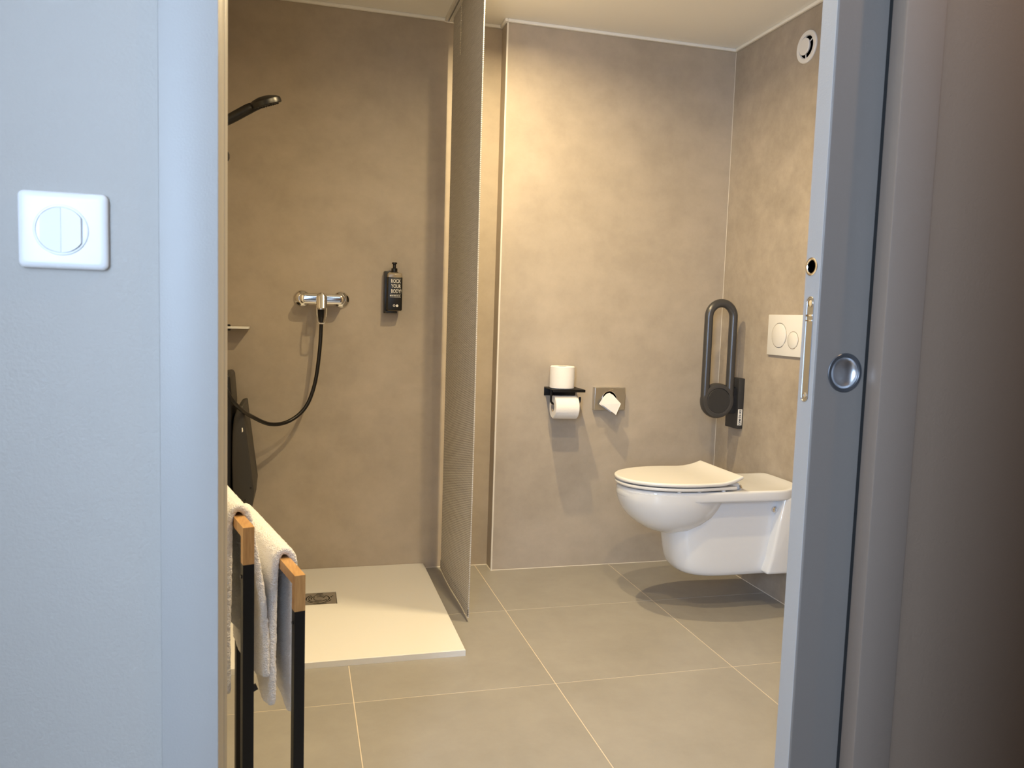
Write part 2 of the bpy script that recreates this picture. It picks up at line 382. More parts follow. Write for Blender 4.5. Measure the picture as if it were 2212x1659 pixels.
MB().lathe([(0.0094, 0.0003), (0.0001, 0.0003)], (DX-0.0002, 1.0072, 1.189), (-1, 0, 0), 32).obj('lock_hole', DARK, kr)

# ------------------------------------------------------------------ hall behind the camera (unseen; windows guessed, dark walls shape the light)
struct(MB().box(-0.85, 1.7, -2.5, Y0, -0.12, 0.0).obj('floor_hall', HFLOOR))
struct(MB().box(-0.85, 1.7, -2.6, Y1, HZ, HZ+0.1).obj('ceiling_hall', CEIL))
struct(MB().box(0.46, 0.56, -2.5, 0.37, 0, HZ).box(0.56, 1.6, 0.27, 0.37, 0, HZ).box(1.60, 1.70, 0.27, Y0, 0, HZ).obj('wall_light_block', HALL_DARK))  # unseen wall added to keep daylight off the right of the door
def wall_with_hole(ax, c0, c1, lo, hi, h0, h1, z0, z1):
    m = MB()
    def bx(a, b, za, zb): m.box(*((c0, c1, a, b) if ax == 'x' else (a, b, c0, c1)), za, zb)
    bx(lo, h0, 0, HZ); bx(h1, hi, 0, HZ); bx(h0, h1, 0, z0); bx(h0, h1, z1, HZ)
    return m
def window(ax, c0, c1, h0, h1, z0, z1, name):
    m = MB(); w_ = 0.05
    def bx(a, b, za, zb): m.box(*((c0, c1, a, b) if ax == 'x' else (a, b, c0, c1)), za, zb)
    bx(h0, h0+w_, z0, z1); bx(h1-w_, h1, z0, z1); bx(h0+w_, h1-w_, z0, z0+w_); bx(h0+w_, h1-w_, z1-w_, z1)
    return struct(m.obj(name, WPLAST))
wl = wall_with_hole('x', -0.85, -0.75, -0.48, Y0, -0.40, 0.40, 0.75, 2.05)
w2 = wall_with_hole('x', -0.85, -0.75, -2.5, -0.48, -1.33, -0.53, 0.75, 2.15)
wl.add(w2.v, w2.f); struct(wl.obj('wall_hall_left', HALL))
window('x', -0.80, -0.75, -0.40, 0.40, 0.75, 2.05, 'guessed_window_1')  # frame of the guessed, unseen left window
window('x', -0.80, -0.75, -1.33, -0.53, 0.75, 2.15, 'added_window_2')  # frame of the far window added for the bathroom daylight
struct(wall_with_hole('y', -2.6, -2.5, -0.85, 0.56, -0.80, -0.10, 0.80, 2.10).obj('wall_hall_back', HALL_DARK))
window('y', -2.55, -2.5, -0.80, -0.10, 0.80, 2.10, 'added_window_3')  # frame of the end window added as extra light

# ------------------------------------------------------------------ recessed ceiling lamps
def downlight(x, y, z, power, col, label, grp, size=150, blend=0.55, rad=0.018):
    t = thing('ceiling_spotlight', (x, y, z), label, 'lamp', grp)
    MB().lathe([(0.030, -0.001), (0.030, -0.004), (0.036, -0.007), (0.044, -0.005), (0.045, 0.0)], (x, y, z), (0, 0, 1), 40, False, False).obj('ring', WPLAST, t)
    MB().lathe([(0.031, -0.002), (0.0005, -0.002)], (x, y, z), (0, 0, 1), 32).obj('lens', GLOW, t)
    l = bpy.data.lights.new('lamp_light', 'AREA'); l.shape = 'DISK'; l.size = rad*2; l.energy = power; l.color = col; l.spread = math.radians(166)
    o = bpy.data.objects.new('lamp_light', l); COL.objects.link(o); o.parent = t; o.location = (0, 0, -0.010)
downlight(0.69, 2.64, CZ, LAMP_W*0.66, LAMP_COL, 'recessed ceiling spotlight nearest the shower curtain', 'bathroom ceiling spotlights')
downlight(0.69, 1.27, CZ, LAMP_W*0.45, LAMP_COL, 'added unseen ceiling spotlight nearest the sliding door', 'bathroom ceiling spotlights')  # unseen lamp added to brighten the towels and front floor
downlight(0.69, 1.93, CZ, LAMP_W*0.62, LAMP_COL, 'recessed ceiling spotlight midway between door and curtain', 'bathroom ceiling spotlights')
downlight(1.10, 0.66, HZ, HALL_LAMP_W, (1.0, 0.70, 0.42), 'guessed unseen ceiling spotlight in the hall outside the bathroom', None)  # unseen lamp, guessed to warm the right hall wall

# ------------------------------------------------------------------ light switch
sx0, sx1, sz0, sz1 = -0.2860, -0.1995, 1.1380, 1.2188
t = thing('light_switch', ((sx0+sx1)/2, Y0, sz0), 'white double rocker light switch on the pale hall wall', 'switch')
def rrect(x0, x1, z0, z1, r, y, n=5):
    o = []
    for cx_, cz_, a0 in ((x1-r, z1-r, 0), (x0+r, z1-r, PI/2), (x0+r, z0+r, PI), (x1-r, z0+r, 1.5*PI)):
        o += [(cx_+r*math.cos(a0+PI/2*i/n), y, cz_+r*math.sin(a0+PI/2*i/n)) for i in range(n+1)]
    return o
def offs(d, y, r): return rrect(sx0+d, sx1-d, sz0+d, sz1-d, r, y)
MB().rings([offs(0.0005, Y0, 0.006), offs(0, Y0-0.004, 0.0065), offs(0.0006, Y0-0.006, 0.006), offs(0.003, Y0-0.0085, 0.005), offs(0.007, Y0-0.0092, 0.004)]).obj('plate', WPLAST, t, ang=50)
scx, scz, sr = (sx0+sx1)/2-0.0012, 1.1785, 0.0262
MB().lathe([(sr+0.0006, 0.0), (sr+0.0004, 0.0003), (sr, -0.0003), (sr-0.0003, 0.0012), (sr-0.0018, 0.0014), (sr-0.002, 0.0)], (scx, Y0-0.0092, scz), (0, -1, 0), 64, False, False).obj('ring', WPLAST, t)
for sgn in (-1, 1):
    rr = sr-0.0026; xe = 0.0195
    a1 = math.acos(xe/rr)
    pts = [(rr*math.cos(a), rr*math.sin(a)) for a in [PI/2-0.012+(a1-(PI/2-0.012))*i/8 for i in range(9)]]
    pts += [(x, -z) for x, z in reversed(pts)]
    pts = [(max(x, 0.0003), z) for x, z in pts]
    if sgn < 0: pts = [(-x, z) for x, z in reversed(pts)]
    def lift(x): return 0.0012+0.0030*abs(x)/xe
    m = MB()
    m.rings([[(scx+x, Y0-0.0088, scz+z) for x, z in pts], [(scx+x, Y0-0.0088-lift(x)+0.0004, scz+z) for x, z in pts],
             [(scx+x*0.985+sgn*0.0002, Y0-0.0088-lift(x), scz+z*0.985) for x, z in pts]])
    m.obj('rocker', WPLAST, t, ang=25)

# ------------------------------------------------------------------ shower tray with drain
TX0, TX1, TY0, TY1, TZ = XL, 0.530, 2.418, YR-0.002, 0.021
t = thing('shower_tray', (0.08, 2.87, 0), 'flat cream-white shower tray on the tiled floor', 'shower tray')
DXc, DYc, DS = 0.081, 2.977, 0.063
m = MB()
m.box(TX0+0.001, TX1, TY0, DYc-DS-0.002, 0.0, TZ, 0.002).box(TX0+0.001, TX1, DYc+DS+0.002, TY1, 0.0, TZ, 0.0)
m.box(TX0+0.001, DXc-DS-0.002, DYc-DS-0.003, DYc+DS+0.003, 0.0, TZ, 0.0).box(DXc+DS+0.002, TX1, DYc-DS-0.003, DYc+DS+0.003, 0.0, TZ, 0.0)
m = MB()
def trap(x0, x1, y0, y1):
    return [(x0, y0), (x1, y0), (x1, y1), (x0, y1)]
o_, i_ = trap(TX0+0.001, TX1, TY0, TY1), trap(DXc-DS-0.002, DXc+DS+0.002, DYc-DS-0.002, DYc+DS+0.002)
ob = trap(TX0+0.001, TX1-0.002, TY0+0.002, TY1)
zd_ = TZ-0.003
m.rings([[(x, y, 0.0) for x, y in o_], [(x, y, TZ-0.002) for x, y in o_], [(x, y, TZ) for x, y in ob], [(x, y, zd_) for x, y in i_], [(x, y, 0.008) for x, y in i_]], True, True)
m.obj('basin', TRAYM, t, smooth=False)
dc = MB().box(DXc-DS, DXc+DS, DYc-DS, DYc+DS, 0.010, TZ-0.004, 0.001, 1).obj('drain_cover', STEEL, t)
zz = TZ-0.0038
rng = random.Random(3)
for r_, segs in ((0.020, ((0.2, 2.0), (2.5, 3.0), (3.4, 5.2))), (0.029, ((0.6, 1.5), (2.1, 3.1), (3.3, 3.5), (4.1, 6.0))), (0.038, ((-1.0, 0.9), (1.3, 2.0), (2.3, 3.0), (3.2, 4.7))),
                 (0.047, ((0.15, 0.35), (1.2, 1.8), (2.2, 3.4), (3.6, 4.2), (4.5, 5.9))), (0.055, ((0.3, 0.45), (1.3, 1.7), (4.3, 5.2)))):
    for a0, a1 in segs:
        n = max(3, int((a1-a0)*6)); q0 = []; q1 = []
        for i in range(n+1):
            a = a0+(a1-a0)*i/n
            q0.append((DXc+(r_-0.0021)*math.cos(a), DYc+(r_-0.0021)*math.sin(a), zz)); q1.append((DXc+(r_+0.0021)*math.cos(a), DYc+(r_+0.0021)*math.sin(a), zz))
        MB().rings([q0, q1], False, False, closed=False).obj('slot', DARK, dc, smooth=False)

# ------------------------------------------------------------------ shower mixer
MXc, MZ, MY = 0.088, 1.1465, 3.252
t = thing('shower_mixer', (MXc, YR, MZ), 'chrome lever shower mixer on the concrete-look shower wall', 'tap')
for sx in (-0.077, 0.077):
    e = MB().lathe([(0.0345, 0.0), (0.0345, 0.003), (0.031, 0.008), (0.022, 0.014), (0.016, 0.017)], (MXc+sx, YR, MZ), (0, -1, 0), 40).obj('escutcheon', CHROME, t)
    MB().lathe([(0.0145, 0.012), (0.0145, 0.06)], (MXc+sx, YR, MZ), (0, -1, 0), 24).obj('inlet', CHROME, e)
def capsule(x0, x1, z0, z1, y, n=10):
    r = (z1-z0)/2; zc = (z0+z1)/2
    return [(x1-r+r*math.sin(a), y, zc+r*math.cos(a)) for a in [PI*i/n for i in range(n+1)]] + [(x0+r-r*math.sin(a), y, zc-r*math.cos(a)) for a in [PI*i/n for i in range(n+1)]]
b0, b1, bz0, bz1 = MXc-0.089, MXc+0.089, MZ-0.0205, MZ+0.0205
MB().rings([capsule(b0+0.003, b1-0.003, bz0+0.003, bz1-0.003, YR-0.050), capsule(b0, b1, bz0, bz1, YR-0.053), capsule(b0, b1, bz0, bz1, MY-0.010), capsule(b0+0.002, b1-0.002, bz0+0.002, bz1-0.002, MY-0.0125), capsule(b0+0.008, b1-0.008, bz0+0.008, bz1-0.008, MY-0.0150), capsule(b0+0.015, b1-0.015, bz0+0.015, bz1-0.015, MY-0.0158)]).obj('body', CHROME, t, ang=40)
lv = MB()
rs = []
for k in range(13):   # tongue of the lever
    u_ = k/12; zc = MZ+0.026-0.062*u_; hw = 0.0205*math.sqrt(max(0.03, 1-(1-min(1, u_/0.30))**2)); yy = MY-0.020-0.022*u_
    rs.append([(MXc-0.003+hw*math.cos(a), yy+0.010*math.sin(a), zc) for a in [2*PI*i/20 for i in range(20)]])
lv.rings(rs)
lv.obj('lever', CHROME, t, ang=60)
lo = smooth_path([(MXc-0.0215, MY-0.038, MZ-0.026), (MXc-0.0205, MY-0.052, MZ-0.062), (MXc-0.0155, MY-0.060, MZ-0.092), (MXc-0.003, MY-0.062, MZ-0.0965), (MXc+0.0095, MY-0.060, MZ-0.092), (MXc+0.0145, MY-0.052, MZ-0.062), (MXc+0.0155, MY-0.038, MZ-0.026)], 6)
MB().tube(lo, 0.0034, 10).obj('lever_loop', CHROME, t)
MB().lathe([(0.012, 0.0), (0.012, 0.012), (0.0135, 0.014), (0.0135, 0.024)], (MXc-0.004, MY+0.006, MZ-0.018), (0, 0, -1), 24).obj('outlet', CHROME, t)

# ------------------------------------------------------------------ hand shower, rail, hose
RAX, RAY = -0.325, 2.85
t = thing('shower_rail', (XL, RAY, 1.0), 'slim black shower rail with slider on the left shower wall', 'rail')
MB().tube([(RAX, RAY, 1.12), (RAX, RAY, 1.92)], 0.009, 16).obj('bar', BLACK, t)
for z in (1.14, 1.90): MB().tube([(XL, RAY, z), (RAX, RAY, z)], 0.011, 16).obj('bracket', BLACK, t)
sl = MB().lathe([(0.012, 0), (0.018, 0.004), (0.018, 0.05), (0.012, 0.054)], (RAX, RAY, 1.632), (0, 0, 1), 24).obj('slider', BLACKP, t)
MB().lathe([(0.008, 0), (0.008, 0.055), (0.016, 0.06), (0.016, 0.078), (0.008, 0.082)], (-0.312, RAY, 1.6035), (1, 0, 0), 24).obj('knob', BLACKP, sl)
t = thing('hand_shower', (RAX, RAY, 1.68), 'black hand shower with round head jutting over the shower', 'shower head')
hp = smooth_path([(-0.315, RAY-0.004, 1.675), (-0.28, RAY-0.006, 1.696), (-0.237, RAY-0.008, 1.7195), (-0.195, RAY-0.008, 1.7465), (-0.164, RAY-0.006, 1.7665), (-0.128, RAY-0.002, 1.7835)], 6)
n_ = len(hp); MB().tube(hp, [0.0135+0.0035*min(1, i/(n_*0.5)) if i < n_*0.75 else 0.017-0.006*(i-n_*0.75)/(n_*0.25) for i in range(n_)], 18).obj('handle', BLACKP, t)
nd = Vector((0.34, 0.20, -0.92)).normalized(); hc = Vector((-0.1170, RAY, 1.7920))
hd = MB().lathe([(0.002, -0.020), (0.020, -0.0185), (0.040, -0.013), (0.052, -0.006), (0.0535, 0.0), (0.0535, 0.009), (0.051, 0.0115), (0.047, 0.012)], hc, nd, 44, True, True).obj('head', BLACKP, t)
nz = MB(); u1 = nd.cross(Vector((0, 1, 0))).normalized(); u2 = nd.cross(u1)
for rr, cn in ((0.015, 8), (0.028, 14), (0.040, 20)):
    for k in range(cn):
        a = 2*PI*k/cn; nz.lathe([(0.0022, 0.011), (0.0014, 0.0155)], hc+rr*(math.cos(a)*u1+math.sin(a)*u2), nd, 8)
nz.obj('nozzles', RUBBER, hd)['kind'] = 'stuff'
hose = smooth_path([(MXc-0.004, MY+0.004, 1.092), (0.0848, 3.250, 1.046), (0.0790, 3.243, 0.934), (0.0616, 3.235, 0.806), (0.026, 3.218, 0.714), (-0.036, 3.19, 0.6635), (-0.1035, 3.14, 0.6590), (-0.1655, 3.06, 0.6985), (-0.2055, 2.93, 0.7500), (-0.2400, 2.90, 0.8060), (-0.285, 2.88, 0.93), (-0.315, 2.85, 1.15), (-0.335, 2.832, 1.4), (-0.325, 2.838, 1.60), (-0.318, RAY-0.004, 1.672)], 8)
t = thing('shower_hose', (MXc, MY, 1.05), 'black shower hose looping down from the chrome mixer', 'hose')
MB().tube(hose, 0.0075, 12).obj('pipe', BLACKP, t)
MB().lathe([(0.0125, 0.0), (0.013, 0.004), (0.0115, 0.030), (0.0095, 0.046), (0.008, 0.05)], (MXc-0.004, MY+0.006, 1.106), (0, -0.04, -1), 20).obj('nut', RUBBER, t)

# ------------------------------------------------------------------ small white shelf in the shower corner
t = thing('soap_shelf', (-0.27, YR, 1.02), 'small cream soap shelf on black pegs beside the shower hose', 'shelf')
MB().box(-0.355, -0.1895, 3.235, YR-0.004, 1.0188, 1.0278, 0.002).obj('board', TRAYM, t)
for x in (-0.268, -0.338):
    MB().lathe([(0.009, 0.0), (0.0105, 0.003), (0.0105, 0.022), (0.008, 0.025)], (x, 3.252, 1.0110), (0, 0, 1), 20).obj('peg', BLACKP, t)
    MB().tube([(x, 3.252, 1.016), (x, YR, 1.016)], 0.004, 10).obj('arm', BLACK, t)

# ------------------------------------------------------------------ pump bottle
t = thing('soap_bottle', (0.375, 3.285, 1.10), 'black pump bottle of body wash with white lettering', 'bottle')
bx0, bx1, by0, by1 = 0.3455, 0.4055, 3.252, 3.298
MB().box(bx0, bx1, by0, by1, 1.1085, 1.262, 0.006, 3).obj('bottle_body', AMBER, t)
MB().rings([[(x+(0.3755-x)*k, y+(3.275-y)*k, z) for x, y in ((bx0+0.004, by0+0.004), (bx1-0.004, by0+0.004), (bx1-0.004, by1-0.004), (bx0+0.004, by1-0.004))] for k, z in ((0, 1.2605), (0.10, 1.2635), (0.45, 1.2655))]).obj('shoulder', AMBER, t)
lb = MB().box(bx0-0.0006, bx1+0.0006, by0-0.0008, by1+0.0006, 1.1095, 1.2475, 0.005, 3).obj('label', BLACKP, t)
MB().lathe([(0.0175, 0), (0.0175, 0.0025), (0.0125, 0.004), (0.0125, 0.017), (0.008, 0.019), (0.0065, 0.020), (0.0065, 0.034), (0.0105, 0.036), (0.0105, 0.041), (0.009, 0.042)], (0.3745, 3.275, 1.264), (0, 0, 1), 28).obj('pump', BLACKP, t)
MB().box(bx0-0.009, bx1-0.016, 3.290, YR, 1.0985, 1.270, 0.002).box(bx0-0.004, bx1-0.018, 3.262, YR, 1.0985, 1.1075, 0.002).obj('wall_bracket', BLACKP, t)
yl = by0-0.0010
xm = (bx0+bx1)/2+0.004
for i, wd in enumerate(('ROCK', 'YOUR', 'BODY!')):
    text('lettering', wd, 0.0215, (xm+0.0012*i-0.001, yl, 1.2285-0.0205*i), (1, 0, 0), (0, 0, 1), PRINT, lb, 0.66, 0.0002)
for z in (1.1755, 1.1635): MB().box(bx0+0.010, bx1-0.006, yl-0.0003, yl+0.0003, z, z+0.0008).obj('rule', PRINT, lb)
xw = bx0+0.010
for wl_ in (0.007, 0.005, 0.010, 0.008, 0.006):     # the small line between the rules is too fine to read
    MB().box(xw, xw+wl_, yl-0.0003, yl+0.0003, 1.1682, 1.1712).obj('fine_print', PRINT, lb); xw += wl_+0.0016
for x, inner in ((xm-0.006, True), (xm+0.006, False)):
    rg = MB().lathe([(0.0050, 0), (0.0050, 0.0004), (0.0036, 0.0004)] if inner else [(0.0052, 0), (0.0052, 0.0004), (0.0001, 0.0004)], (x, yl, 1.1295), (0, -1, 0), 24, False, False).obj('emblem', PRINT, lb)
text('lettering', 'C', 0.006, (xm-0.006, yl-0.0002, 1.1295), (1, 0, 0), (0, 0, 1), PRINT, lb)

# ------------------------------------------------------------------ folding shower seat, folded up
t = thing('shower_bench', (XL, 3.08, 0.3), 'dark grey folding shower bench tipped up against the left wall', 'bench')
sy0, sy1 = 2.99, 3.27
prof = [(-0.214, 0.742), (-0.194, 0.748), (-0.189, 0.70), (-0.180, 0.635), (-0.172, 0.57), (-0.160, 0.475), (-0.1545, 0.435), (-0.161, 0.370), (-0.185, 0.335), (-0.215, 0.36), (-0.230, 0.45), (-0.232, 0.55), (-0.231, 0.64), (-0.226, 0.70)]
MB().prism([(x, sy0, z) for x, z in prof], (0, sy1-sy0, 0), 0.006, 3).obj('seat', SEATG, t)
MB().prism([(x, sy0+0.02, z) for x, z in [(XL+0.02, 0.84), (-0.249, 0.862), (-0.240, 0.85), (-0.232, 0.75), (-0.2325, 0.60), (-0.236, 0.40), (-0.25, 0.30), (XL+0.02, 0.30)]], (0, sy1-sy0-0.04, 0), 0.006, 3).obj('backrest', BLACKP, t)
MB().box(XL, XL+0.022, sy0+0.04, sy1-0.04, 0.32, 0.82, 0.004).obj('wall_plate', BLACKP, t)
MB().prism([(-0.1985, sy0-0.0006, 0.668), (-0.1945, sy0-0.0006, 0.668), (-0.193, sy0-0.0006, 0.655), (-0.1975, sy0-0.0006, 0.650)], (0, 0.001, 0)).obj('mark', PRINT, t)
for x, z in ((-0.1655, 0.445), (-0.185, 0.40)):
    MB().lathe([(0.004, 0), (0.004, 0.002), (0.002, 0.003)], (x, sy0+0.001, z), (0, -1, 0), 16).obj('screw_cap', BLACKP, t)

# ------------------------------------------------------------------ curtain, its ceiling rail and the wall profile
CX, CY0, CY1 = 0.594, 2.692, 3.257
t = thing('curtain_rail', (0.592, 2.3, CZ), 'white twin-channel curtain rail fixed to the ceiling', 'curtain rail')
ry0, ry1 = 1.75, YR-0.014
MB().box(0.566, 0.612, ry0, ry1, CZ-0.004, CZ-0.0002).obj('base', RAILM, t)
for x in (0.566, 0.5865, 0.607): MB().box(x, x+0.005, ry0, ry1, CZ-0.016, CZ-0.004, 0.001).obj('wall', RAILM, t)
for x in (0.571, 0.5915): MB().box(x, x+0.0045, ry0, ry1, CZ-0.016, CZ-0.013, 0.0005).box(x+0.0110, x+0.0155, ry0, ry1, CZ-0.016, CZ-0.013, 0.0005).obj('lip', RAILM, t)
MB().box(0.565, 0.613, ry1, ry1+0.006, CZ-0.018, CZ-0.0002, 0.001).obj('end_cap', RAILM, t)
t = thing('shower_curtain', (CX, 2.93, 0), 'taupe woven shower curtain hanging flat beside the shower tray', 'curtain')
def cwave(y, z):
    s_ = (y-CY0)/(CY1-CY0)
    return 0.0025*math.sin(2.2*z+0.6)*(1-s_)+0.002*math.sin(7*s_+1.2*z)
NY, NZ = 16, 60
for nm, z0, z1, th, mt in (('cloth', 0.055, CZ-0.017, 0.0014, FABRIC), ('hem', 0.017, 0.0545, 0.0030, FABRIC)):
    nz_ = NZ if nm == 'cloth' else 4
    m = MB()
    rs = []
    for k in range(nz_+1):
        z = z0+(z1-z0)*k/nz_
        ring = [(CX+cwave(CY0+(CY1-CY0)*i/NY, z)-th, CY0+(CY1-CY0)*i/NY, z) for i in range(NY+1)]
        ring += [(CX+cwave(CY0+(CY1-CY0)*i/NY, z)+th, CY0+(CY1-CY0)*i/NY, z) for i in reversed(range(NY+1))]
        rs.append(ring)
    m.rings(rs); m.obj(nm, mt, t)
m = MB(); rs = []
for k in range(NZ+1):
    z = 0.056+(CZ-0.02-0.056)*k/NZ; x = CX+cwave(CY0, z)
    rs.append([(x-0.0018, CY0-0.0012, z), (x+0.0022, CY0-0.0012, z), (x+0.0022, CY0+0.004, z), (x-0.0018, CY0+0.004, z)])
m.rings(rs); m.obj('edge_binding', FABRIC, t)
MB().box(CX-0.001, CX+0.001, CY0-0.0014, CY0, 0.024, 0.047).obj('weight_bar_end', DARK, t)
ch = MB()
for k in range(34):
    z = CZ-0.012-0.0062*k
    ch.lathe([(0.0003, -0.0022), (0.0019, -0.0011), (0.0022, 0), (0.0019, 0.0011), (0.0003, 0.0022)], (CX-0.0075, 3.07, z), (0, 0, 1), 8)
ch.obj('bead_chain', CREAM, t)['kind'] = 'stuff'

# ------------------------------------------------------------------ paper holder and rolls
HX0, HX1, HF = 1.0245, 1.1685, 3.115
t = thing('toilet_paper_holder', (1.096, YB, 0.78), 'black metal toilet paper holder with a shelf on the wall', 'paper holder')
MB().box(HX0, HX1, YB-0.003, YB, 0.7655, 0.8035, 0.0012).obj('back_plate', BLACK, t)
MB().box(HX0, HX1, HF, YB, 0.7985, 0.8025, 0.0012).box(HX0, HX1, HF, HF+0.003, 0.7915, 0.8025, 0.001).obj('shelf', BLACK, t)
ay = 3.150
MB().tube(smooth_path([(1.0280, ay, 0.799), (1.0280, ay, 0.765), (1.0285, ay, 0.750), (1.035, ay, 0.742), (1.050, ay, 0.7405), (1.10, ay, 0.7405), (1.142, ay, 0.7405), (1.153, ay, 0.743), (1.157, ay, 0.752), (1.1575, ay, 0.768)], 6), 0.0045, 12).obj('arm', BLACK, t)
def roll(cx_, cy_, cz_, ax, r, h, rc, label, tail=False):
    o = thing('toilet_roll', (cx_, cy_, cz_-(h/2 if abs(ax[2]) > 0.5 else r)), label, 'toilet roll', 'toilet rolls at the paper holder')
    MB().lathe([(rc, -h/2), (r-0.004, -h/2), (r, -h/2+0.003), (r+0.0006, 0), (r, h/2-0.003), (r-0.004, h/2), (rc, h/2)], (cx_, cy_, cz_), ax, 56, False, False).obj('paper', PAPER, o)
    MB().lathe([(rc+0.0003, -h/2+0.001), (rc+0.0003, h/2-0.001), (rc-0.0012, h/2-0.001), (rc-0.0012, -h/2+0.001), (rc+0.0003, -h/2+0.001)], (cx_, cy_, cz_), ax, 40, False, False).obj('core', CARD, o)
    return o
roll(1.0835, 3.178, 0.8030+0.0475, (0, 0, 1), 0.0525, 0.095, 0.0195, 'white toilet roll standing on top of the black shelf')
ro = roll(1.0895, 3.150, 0.7245, (1, 0, -0.02), 0.049, 0.105, 0.0200, 'white toilet roll hanging on the arm under the shelf')
m = MB(); q0 = []; q1 = []
for i in range(13):
    a = math.radians(100-10*i*1.0); q0.append((1.0380, 3.150+0.0502*math.cos(a)*-1, 0.7245+0.0502*math.sin(a))); 
    q1.append((1.1400-0.004*i*0.5, 3.150+0.0502*math.cos(a)*-1, 0.7245+0.0502*math.sin(a)))
m.rings([q0, q1], False, False, closed=False).obj('loose_sheet', PAPER, ro)

# ------------------------------------------------------------------ hygiene bag dispenser with bag
t = thing('bag_dispenser', (1.318, YB, 0.70), 'small stainless steel hygiene bag dispenser on the wall', 'dispenser')
gx0, gx1, gz0, gz1, gy = 1.2490, 1.3915, 0.7045, 0.8035, 3.212
hc_ = (1.3175, 0.7545); hr = 0.0335
m = MB().box(gx0, gx1, gy+0.0006, YB, gz0, gz1, 0.0015); m.obj('box', STEEL, t)
n = 48
circ = [(hc_[0]+hr*math.cos(2*PI*i/n+PI/4), gy, hc_[1]+hr*math.sin(2*PI*i/n+PI/4)) for i in range(n)]
sq = []
for i in range(n):
    a = 2*PI*i/n+PI/4; c_, s_ = math.cos(a), math.sin(a); k = 1/max(abs(c_), abs(s_))
    x = hc_[0]+c_*k*10; z = hc_[1]+s_*k*10
    sq.append((gx1-0.002 if c_*k > 0.999 else gx0+0.002 if c_*k < -0.999 else (gx0+gx1)/2+c_*k*((gx1-gx0)/2-0.002), gy, gz1-0.002 if s_*k > 0.999 else gz0+0.002 if s_*k < -0.999 else (gz0+gz1)/2+s_*k*((gz1-gz0)/2-0.002)))
back = [(x, gy+0.004, z) for x, y, z in sq]
MB().rings([[(x, gy+0.0008, z) for x, y, z in sq], sq, circ, [(x, gy+0.0007, z) for x, y, z in circ]], False, False).obj('front_plate', STEEL, t, smooth=False)
MB().lathe([(hr+0.0010, 0.0), (hr+0.0010, 0.0012), (hr-0.0005, 0.0016), (hr-0.0020, 0.0)], (hc_[0], gy, hc_[1]), (0, -1, 0), 48, False, False).obj('rim', CHROME, t)
MB().lathe([(hr-0.001, -0.0001), (0.0005, -0.0001)], (hc_[0], gy+0.0003, hc_[1]), (0, -1, 0), 40).obj('opening', DARK, t)
MB().prism([(1.3135, gy-0.0002, 0.7955), (1.3135, gy-0.0002, 0.7885), (1.3335, gy-0.0002, 0.7935), (1.3335, gy-0.0002, 0.7955)], (0, -0.0006, 0)).obj('tab', CHROME, t)
t = thing('hygiene_bag', (1.3175, gy-0.002, 0.69), 'white folded hygiene bag poking out of the steel dispenser', 'bag')
def bagsheet(name, pts, th=0.0008):
    m = MB(); m.prism([Vector(p) for p in pts], (0, th, 0)); return m.obj(name, BAGM, t, smooth=False)
bagsheet('front_fold', [(1.330, 3.203, 0.773), (1.3595, 3.181, 0.7365), (1.3335, 3.168, 0.6890), (1.2705, 3.184, 0.7335), (1.2895, 3.206, 0.766), (1.302, 3.209, 0.777), (1.316, 3.209, 0.7805)])
bagsheet('back_fold', [(1.326, 3.2055, 0.774), (1.350, 3.190, 0.735), (1.316, 3.182, 0.697), (1.2625, 3.193, 0.734), (1.2855, 3.2075, 0.762)])

# ------------------------------------------------------------------ folding grab bar
t = thing('grab_bar', (XR, 3.06, 0.64), 'dark grey folding grab bar swung upright beside the toilet', 'grab bar')
ly = 3.035; lx0, lx1 = 1.683, 1.800; lr = (lx1-lx0)/2; lxc = (lx0+lx1)/2
zt_, zb_ = 1.203-0.017-lr, 0.768
loop = [Vector((lx0, ly, zb_+(zt_-zb_)*i/10)) for i in range(10)] + [p for p in reversed(arc((lxc, ly, zt_), lr, 0, PI, 20))] + [Vector((lx1, ly, zt_-(zt_-zb_)*i/10)) for i in range(1, 10)] + [p for p in reversed(arc((lxc, ly, zb_), lr, PI, 2*PI, 20))]
MB().tube(loop, 0.0182, 18, closed=True).obj('loop', ANTH, t)
hb = MB().lathe([(0.070, -0.014), (0.0755, -0.010), (0.0755, 0.008), (0.071, 0.0165), (0.062, 0.0195), (0.056, 0.0185), (0.0545, 0.015)], (lxc, ly, zb_), (0, -1, 0), 48).obj('hub', ANTH, t)
MB().lathe([(0.0535, 0.010), (0.0535, 0.0170), (0.052, 0.0185), (0.001, 0.0185)], (lxc, ly, zb_), (0, -1, 0), 48).obj('cap', ANTHP, hb)
MB().box(XR-0.028, XR, 3.018, 3.118, 0.646, 0.866, 0.003).obj('wall_bracket', ANTHP, t)
MB().box(lxc, XR-0.022, 3.040, 3.085, 0.710, 0.826, 0.006).obj('hinge_arm', ANTHP, t)
st = MB().box(XR-0.0262, XR-0.0062, 3.0173, 3.0181, 0.662, 0.732).obj('sticker', PRINT, t)
text('lettering', '100 KG MAX', 0.0150, (XR-0.0165, 3.0172, 0.697), (0, 0, -1), (1, 0, 0), INK, st, 0.80, 0.0003)

